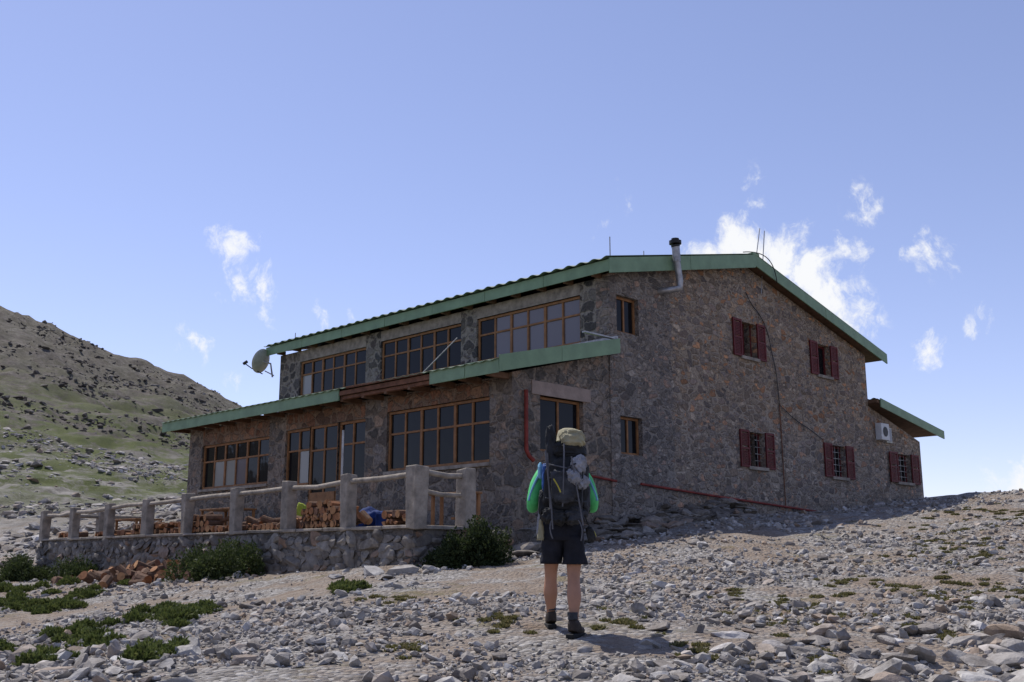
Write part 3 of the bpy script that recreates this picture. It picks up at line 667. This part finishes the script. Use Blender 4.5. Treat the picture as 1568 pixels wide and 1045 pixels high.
skin('bare_legs',[(0,.02,.96),(.095,.02,.90),(.10,.03,.70),(.095,.025,.53),(.092,-.01,.45),(.092,-.08,.34),(.086,-.115,.2),(RA[0],RA[1],RA[2]-.02),
  (-.095,.03,.90),(-.10,.10,.70),(-.108,.17,.55),(-.11,.18,.47),(-.113,.185,.37),(-.108,.225,.24),(LA[0],LA[1],LA[2]-.02)],
  [(0,1),(1,2),(2,3),(3,4),(4,5),(5,6),(6,7),(0,8),(8,9),(9,10),(10,11),(11,12),(12,13),(13,14)],
  [.11,.095,.085,.064,.058,(.072,.076),.046,.040,.095,.085,.064,.058,(.072,.076),.048,.040],M['skin'])
cloth('shorts_seat',[(0,.03,1.05,.165,.12),(0,.02,.95,.185,.135),(0,.02,.86,.19,.14),(0,.03,.83,.185,.135)],M['short'],.010,8,2)
cloth('shorts_leg_right',[(.088,.02,.87,.103,.125),(.098,.02,.74,.100,.115),(.104,.02,.615,.106,.112)],M['short'],.014,10,3)
cloth('shorts_leg_left',[(-.088,.04,.87,.103,.125),(-.098,.08,.74,.100,.115),(-.106,.13,.62,.106,.112)],M['short'],.014,10,4)
def boot(nm,A,yaw,pitch=0):
    e=empty(nm,(A[0],A[1],A[2]-.10));e.rotation_euler=(pitch,0,yaw);e.parent=hiker
    skin('boot_upper',[(0,-.03,.175),(0,-.03,.09),(0,-.04,.05),(0,.06,.055),(0,.16,.045)],[(0,1),(1,2),(1,3),(3,4)],[(.056,.06),(.05,.054),(.046,.048),(.05,.048),(.046,.036)],M['boot'],e,2,1)
    pts=[(-.04,-.10),(.04,-.10),(.046,0),(.052,.12),(.038,.19),(0,.21),(-.038,.19),(-.052,.12),(-.046,0)]
    v=[(x,y,z) for z in(-.008,.03) for x,y in pts];n=len(pts);f=[tuple(range(n))[::-1],tuple(range(n,2*n))]+[(i,(i+1)%n,n+(i+1)%n,n+i) for i in range(n)]
    mesh_obj('boot_sole',v,f,M['sole'],e).modifiers.new('b','BEVEL').width=.006
    cloth('sock',[(0,-.03,.15,.044,.048),(0,-.028,.215,.045,.048)],M['packd'],.004,30,6,24,parent=e)
boot('right_boot',RA,-.5);boot('left_boot',LA,.08)
skin('jacket',[(0,.03,1.02),(0,.05,1.18),(0,.07,1.36),(0,.07,1.46),(0,.08,1.53),
  (.16,.06,1.48),(.245,.02,1.34),(.278,-.01,1.19),(.28,.10,1.12),(.24,.22,1.20),(.20,.27,1.26),
  (-.16,.06,1.48),(-.245,.02,1.34),(-.278,-.01,1.19),(-.28,.10,1.12),(-.24,.22,1.20),(-.20,.27,1.26)],
  [(0,1),(1,2),(2,3),(3,4),(3,5),(5,6),(6,7),(7,8),(8,9),(9,10),(3,11),(11,12),(12,13),(13,14),(14,15),(15,16)],
  [(.15,.11),(.155,.11),(.17,.115),(.13,.09),.06,.08,.066,.062,.056,.046,.036,.08,.066,.062,.056,.046,.036],M['jgreen'])
for sg in(-1,1):
    tube('sleeve_piping',[(sg*.20,-.055,1.46),(sg*.285,-.035,1.32),(sg*.315,-.04,1.19)],.012,M['jblue'],hiker,True)
skin('head_and_neck',[(.0,.08,1.5),(.02,.10,1.58),(.035,.11,1.64),(.04,.12,1.71),(.04,.12,1.775)],[(0,1),(1,2),(2,3),(3,4)],[.055,.052,(.07,.08),(.078,.095),(.06,.07)],M['skin'])
skin('nose',[(.04,.205,1.70),(.04,.228,1.665)],[(0,1)],[.012,.016],M['skin'],sub=1)
skin('mouth',[(.02,.208,1.635),(.06,.208,1.635)],[(0,1)],[.007,.007],M['pipe'],sub=1)
for sgn in (-1,1):
    skin('ear',[(.04+sgn*.082,.11,1.665),(.04+sgn*.09,.10,1.70)],[(0,1)],[(.01,.016),(.012,.02)],M['skin'],sub=1)
    skin('eye',[(.04+sgn*.032,.205,1.70),(.04+sgn*.034,.208,1.70)],[(0,1)],[.010,.008],M['black'],sub=1)
    bx,by,bz=sgn*.20,.27,1.26
    V=[(bx,by,bz),(bx-sgn*.04,by+.0,bz+.03)];E=[(0,1)];Rr=[(.030,.022),(.038,.020)]
    for k in range(4):
        q=len(V);oz=.032-.019*k;l=[.9,1,.95,.75][k]
        V+=[(bx-sgn*.065,by+.01,bz+.03+oz),(bx-sgn*(.065+.03*l),by-.005,bz+.035+oz),(bx-sgn*(.065+.028*l),by-.032,bz+.035+oz)]
        E+=[(1,q),(q,q+1),(q+1,q+2)];Rr+=[.010,.009,.008]
    q=len(V);V+=[(bx-sgn*.03,by-.01,bz+.065),(bx-sgn*.055,by-.03,bz+.085)];E+=[(1,q),(q,q+1)];Rr+=[.012,.009]
    skin('hand',V,E,Rr,M['skin'],sub=1)
    tube('shoulder_strap',[(sgn*.11,-.09,1.47),(sgn*.12,.05,1.59),(sgn*.13,.21,1.45),(sgn*.14,.22,1.27),(sgn*.16,.18,1.15),(sgn*.19,.0,1.08)],.024,M['pack'],hiker,True)
skin('hair',[(.04,.06,1.60),(.04,.055,1.68),(.04,.08,1.74)],[(0,1),(1,2)],[(.06,.045),(.075,.06),(.07,.07)],M['hair'])
v=[];f=[];na=28;prof=[(.155,1.735),(.108,1.765),(.104,1.81),(.09,1.855),(.05,1.876),(0.001,1.882)]
for r,z in prof:
    for j in range(na): a=2*math.pi*j/na;v.append((.06+r*math.cos(a),.10+r*math.sin(a)*1.1,z+(.014*math.sin(a*2+1)+.008*math.sin(a*5) if r>.12 else 0)))
for i in range(len(prof)-1):
    for j in range(na): f.append((i*na+j,i*na+(j+1)%na,(i+1)*na+(j+1)%na,(i+1)*na+j))
ho=mesh_obj('bucket_hat',v,f,M['khaki'],hiker,smooth=True);ho.modifiers.new('s','SOLIDIFY').thickness=.006
def sbox(name,x0,x1,y0,y1,z0,z1,mat,seed=1,amp=.10,e=.35,parent=hiker,rot=0):
    v,f=ico(5);w=np.sign(v)*np.abs(v)**e
    w=w/np.abs(w).max();nn=np.array(fbm(v[:,0]*2.3+seed,v[:,1]*2.3+v[:,2]*2.9+seed,4,seed));rid=np.abs(np.array(fbm(v[:,0]*1.6+v[:,2]*1.1+seed*2,v[:,2]*3.1+v[:,1]*1.3,3,seed+9)))
    w*=(1+amp*nn+amp*.9*(rid-.3))[:,None]
    w[:,0]*=1+.06*np.sin(v[:,2]*4+seed)
    c=np.array([(x0+x1)/2,(y0+y1)/2,(z0+z1)/2]);h_=np.array([(x1-x0)/2,(y1-y0)/2,(z1-z0)/2])
    w=w*h_
    if rot: cc,ss=math.cos(rot),math.sin(rot);w=np.stack([w[:,0]*cc-w[:,2]*ss,w[:,1],w[:,0]*ss+w[:,2]*cc],-1)
    return np_mesh(name,w+c,f,mat,parent,True)
sbox('pack_body',-.17,.21,-.33,-.06,1.04,1.62,M['pack'],2,.2,.5)
sbox('pack_lid',-.12,.20,-.35,-.04,1.56,1.71,M['pack'],3,.2,.6)
sbox('pack_lid_khaki',-.04,.20,-.38,-.1,1.645,1.82,M['khaki'],7,.25,.7)
sbox('pack_front_pocket',-.12,.10,-.42,-.30,1.14,1.46,M['packd'],4,.22,.6,rot=.1)
sbox('pack_side_pocket',.14,.245,-.27,-.1,1.06,1.34,M['packd'],5,.2,.6)
sbox('pack_side_pocket_left',-.23,-.13,-.25,-.08,1.04,1.28,M['pack'],15,.2,.6)
sbox('hip_belt',-.21,.225,-.22,.16,1.0,1.10,M['pack'],6,.12,.6)
sbox('grey_rain_cover',.07,.20,-.42,-.31,1.40,1.58,M['packg'],8,.4,.9)
sbox('grey_rain_cover_fold',.02,.14,-.45,-.35,1.31,1.45,M['packg'],9,.4,1.,rot=.5)
sbox('grey_rain_cover_tail',.10,.22,-.40,-.31,1.27,1.40,M['packg'],19,.4,1.,rot=-.4)
sbox('blue_mat',-.20,-.145,-.27,-.14,1.26,1.52,M['mat'],10,.15,.7)
sbox('light_blue_bottle',-.235,-.185,-.2,-.1,1.38,1.53,M['jblue'],11,.15,.8)
sbox('rolled_umbrella',-.165,-.065,-.30,-.2,1.42,1.87,M['pack'],12,.3,.8,rot=.03)
sbox('lower_bundle_left',-.20,.03,-.38,-.14,.96,1.11,M['pack'],13,.35,.7,rot=-.15)
sbox('lower_bundle_right',.0,.20,-.36,-.14,.97,1.12,M['packd'],14,.35,.7,rot=.15)
for i,(p,q,bow) in enumerate([((-.15,-.34,1.6),(-.13,-.36,1.1),-.05),((.17,-.35,1.58),(.15,-.36,1.1),-.06),((.0,-.37,1.68),(-.02,-.38,1.12),-.10),((-.17,-.3,1.2),(.2,-.32,1.16),-.13),((-.15,-.33,1.5),(.19,-.34,1.42),-.10),((-.15,-.33,1.36),(.1,-.42,1.5),-.04)]):
    tube('pack_strap',[p,tuple((a+b_)/2+(bow if k==1 else 0) for k,(a,b_) in enumerate(zip(p,q))),q],.007,[M['strap'],M['packd']][i%2],hiker,True)
tube('yellow_strap',[(-.10,-.43,1.36),(-.06,-.45,1.30),(-.04,-.45,1.24)],.006,M['yellow'],hiker,True)
tube('trekking_pole_left',[(-.17,-.36,1.62),(-.12,-.42,1.1),(-.11,-.40,.92)],.007,M['strap'],hiker)
tube('trekking_pole_right',[(.06,-.44,1.56),(.16,-.40,.95)],.007,M['strap'],hiker)
tube('dangling_strap',[(.12,-.36,1.0),(.17,-.40,.93),(.14,-.37,.82)],.006,M['strap'],hiker,True)
tube('dangling_strap_left',[(-.12,-.36,1.0),(-.15,-.40,.92),(-.11,-.37,.84)],.006,M['strap'],hiker,True)
cloth('dangling_cloth',[(-.215,-.07,.83,.028,.012),(-.20,-.07,.95,.022,.014),(-.205,-.07,1.02,.016,.012)],M['khaki'],.012,14,8,20)
cloth('dangling_cloth_fold',[(-.235,-.05,.88,.016,.01),(-.215,-.06,1.1,.014,.012)],M['packg'],.01,14,9,16)
sbox('dangling_pouch',.21,.285,-.14,-.03,.81,.95,M['pack'],15,.2,.7,rot=.3)
sbox('pouch_trim',.270,.293,-.12,-.04,.85,.92,M['yellow'],16,.1,.7,rot=.3)
tube('pouch_cord',[(.2,-.1,1.05),(.215,-.1,1.0),(.25,-.09,.93)],.006,M['black'],hiker)

# ---------------------------------------------------------------- light, sky
ts=Vector((-.68,.73,0)).normalized();el=math.radians(57)
ts=Vector((ts.x*math.cos(el),ts.y*math.cos(el),math.sin(el)))
sd=bpy.data.lights.new('sun','SUN');sd.energy=4.9;sd.angle=math.radians(.5);sd.color=(1,.95,.88)
so=bpy.data.objects.new('sun',sd);S.collection.objects.link(so);so.rotation_euler=(-ts).to_track_quat('-Z','Y').to_euler()
w=bpy.data.worlds.new('World');S.world=w;w.use_nodes=True;nt=w.node_tree;L=nt.links;bg=nt.nodes['Background']
sky=N(nt,'ShaderNodeTexSky');sky.sky_type='NISHITA';sky.sun_disc=False;sky.sun_elevation=el;sky.sun_rotation=math.atan2(ts.x,ts.y)
sky.altitude=2000;sky.air_density=1.0;sky.dust_density=.6;sky.ozone_density=1.2
bg.inputs['Strength'].default_value=.13
dirv=N(nt,'ShaderNodeTexCoord').outputs['Generated']
cl=[(-15.2,16.4,2.0,.85),(-14.3,14.6,2.3,.85),(-13.6,12.8,1.5,.6),(-16.2,13.6,1.6,.5),(-17.6,11.2,1.8,.65),(-9.8,12.7,1.9,.75),(11.2,16.0,2.2,1.1),(12.8,16.5,2.6,1.3),(14.6,15.9,2.8,1.3),(16.2,14.8,2.6,1.2),(17.2,13.6,2.6,1.15),(18.2,12.2,2.2,1.0),(18.2,15.7,1.9,.8),(19.4,18.1,1.6,.8),(22.5,15.3,2.1,.8),(22.3,10.8,1.9,.65),(24.4,11.9,1.8,.5),(25.9,3.4,2.8,1.1),(13.9,20.2,1.2,.65),(14.2,18.8,1.3,.6),(6.8,19.8,1.4,.5),(5.2,18.,1.3,.45),(-15.0,8.8,1.6,.55)]
acc=None
wn=N(nt,'ShaderNodeTexNoise');wn.inputs['Scale'].default_value=14;wn.inputs['Detail'].default_value=5;L.new(dirv,wn.inputs['Vector'])
wv=N(nt,'ShaderNodeVectorMath',operation='MULTIPLY_ADD');L.new(wn.outputs['Color'],wv.inputs[0]);wv.inputs[1].default_value=(.05,.05,.05);L.new(dirv,wv.inputs[2])
wo=N(nt,'ShaderNodeVectorMath',operation='SUBTRACT');L.new(wv.outputs[0],wo.inputs[0]);wo.inputs[1].default_value=(.025,.025,.025)
for az,e,r,dn_ in cl:
    a,e=math.radians(az),math.radians(e);c=(math.sin(a)*math.cos(e),math.cos(a)*math.cos(e),math.sin(e))
    dn=N(nt,'ShaderNodeVectorMath',operation='DISTANCE');L.new(wo.outputs[0],dn.inputs[0]);dn.inputs[1].default_value=c
    v_=maprange(nt,dn.outputs['Value'],0,math.radians(r)*1.2,dn_,0)
    acc=v_ if acc is None else math_(nt,'MAXIMUM',acc,v_)
mpn=N(nt,'ShaderNodeMapping');mpn.inputs['Rotation'].default_value=(0,.6,0);mpn.inputs['Scale'].default_value=(1.,1.,.7);L.new(wo.outputs[0],mpn.inputs[0])
cn=noise(nt,mpn.outputs[0],52,8,.66)
den=maprange(nt,math_(nt,'ADD',math_(nt,'MULTIPLY',acc,.38),cn),.64,.96,0,1)
den=math_(nt,'MULTIPLY',den,maprange(nt,acc,0,.35))
gm_=N(nt,'ShaderNodeGamma');gm_.inputs['Gamma'].default_value=.8;L.new(sky.outputs[0],gm_.inputs[0])
tint=mix(nt,1.,gm_.outputs[0],(1.75,1.57,1.82),'MULTIPLY')
col=mix(nt,den,tint,(7.3,7.4,7.6))
L.new(col,bg.inputs['Color'])

# ---------------------------------------------------------------- camera
cd=bpy.data.cameras.new('camera');cd.sensor_width=36;cd.lens=36*1600/1568;cd.clip_end=6000;cd.clip_start=.05
co=bpy.data.objects.new('camera',cd);S.collection.objects.link(co);co.location=(0,0,0);co.rotation_euler=(math.radians(90+11.9),0,0)
S.camera=co
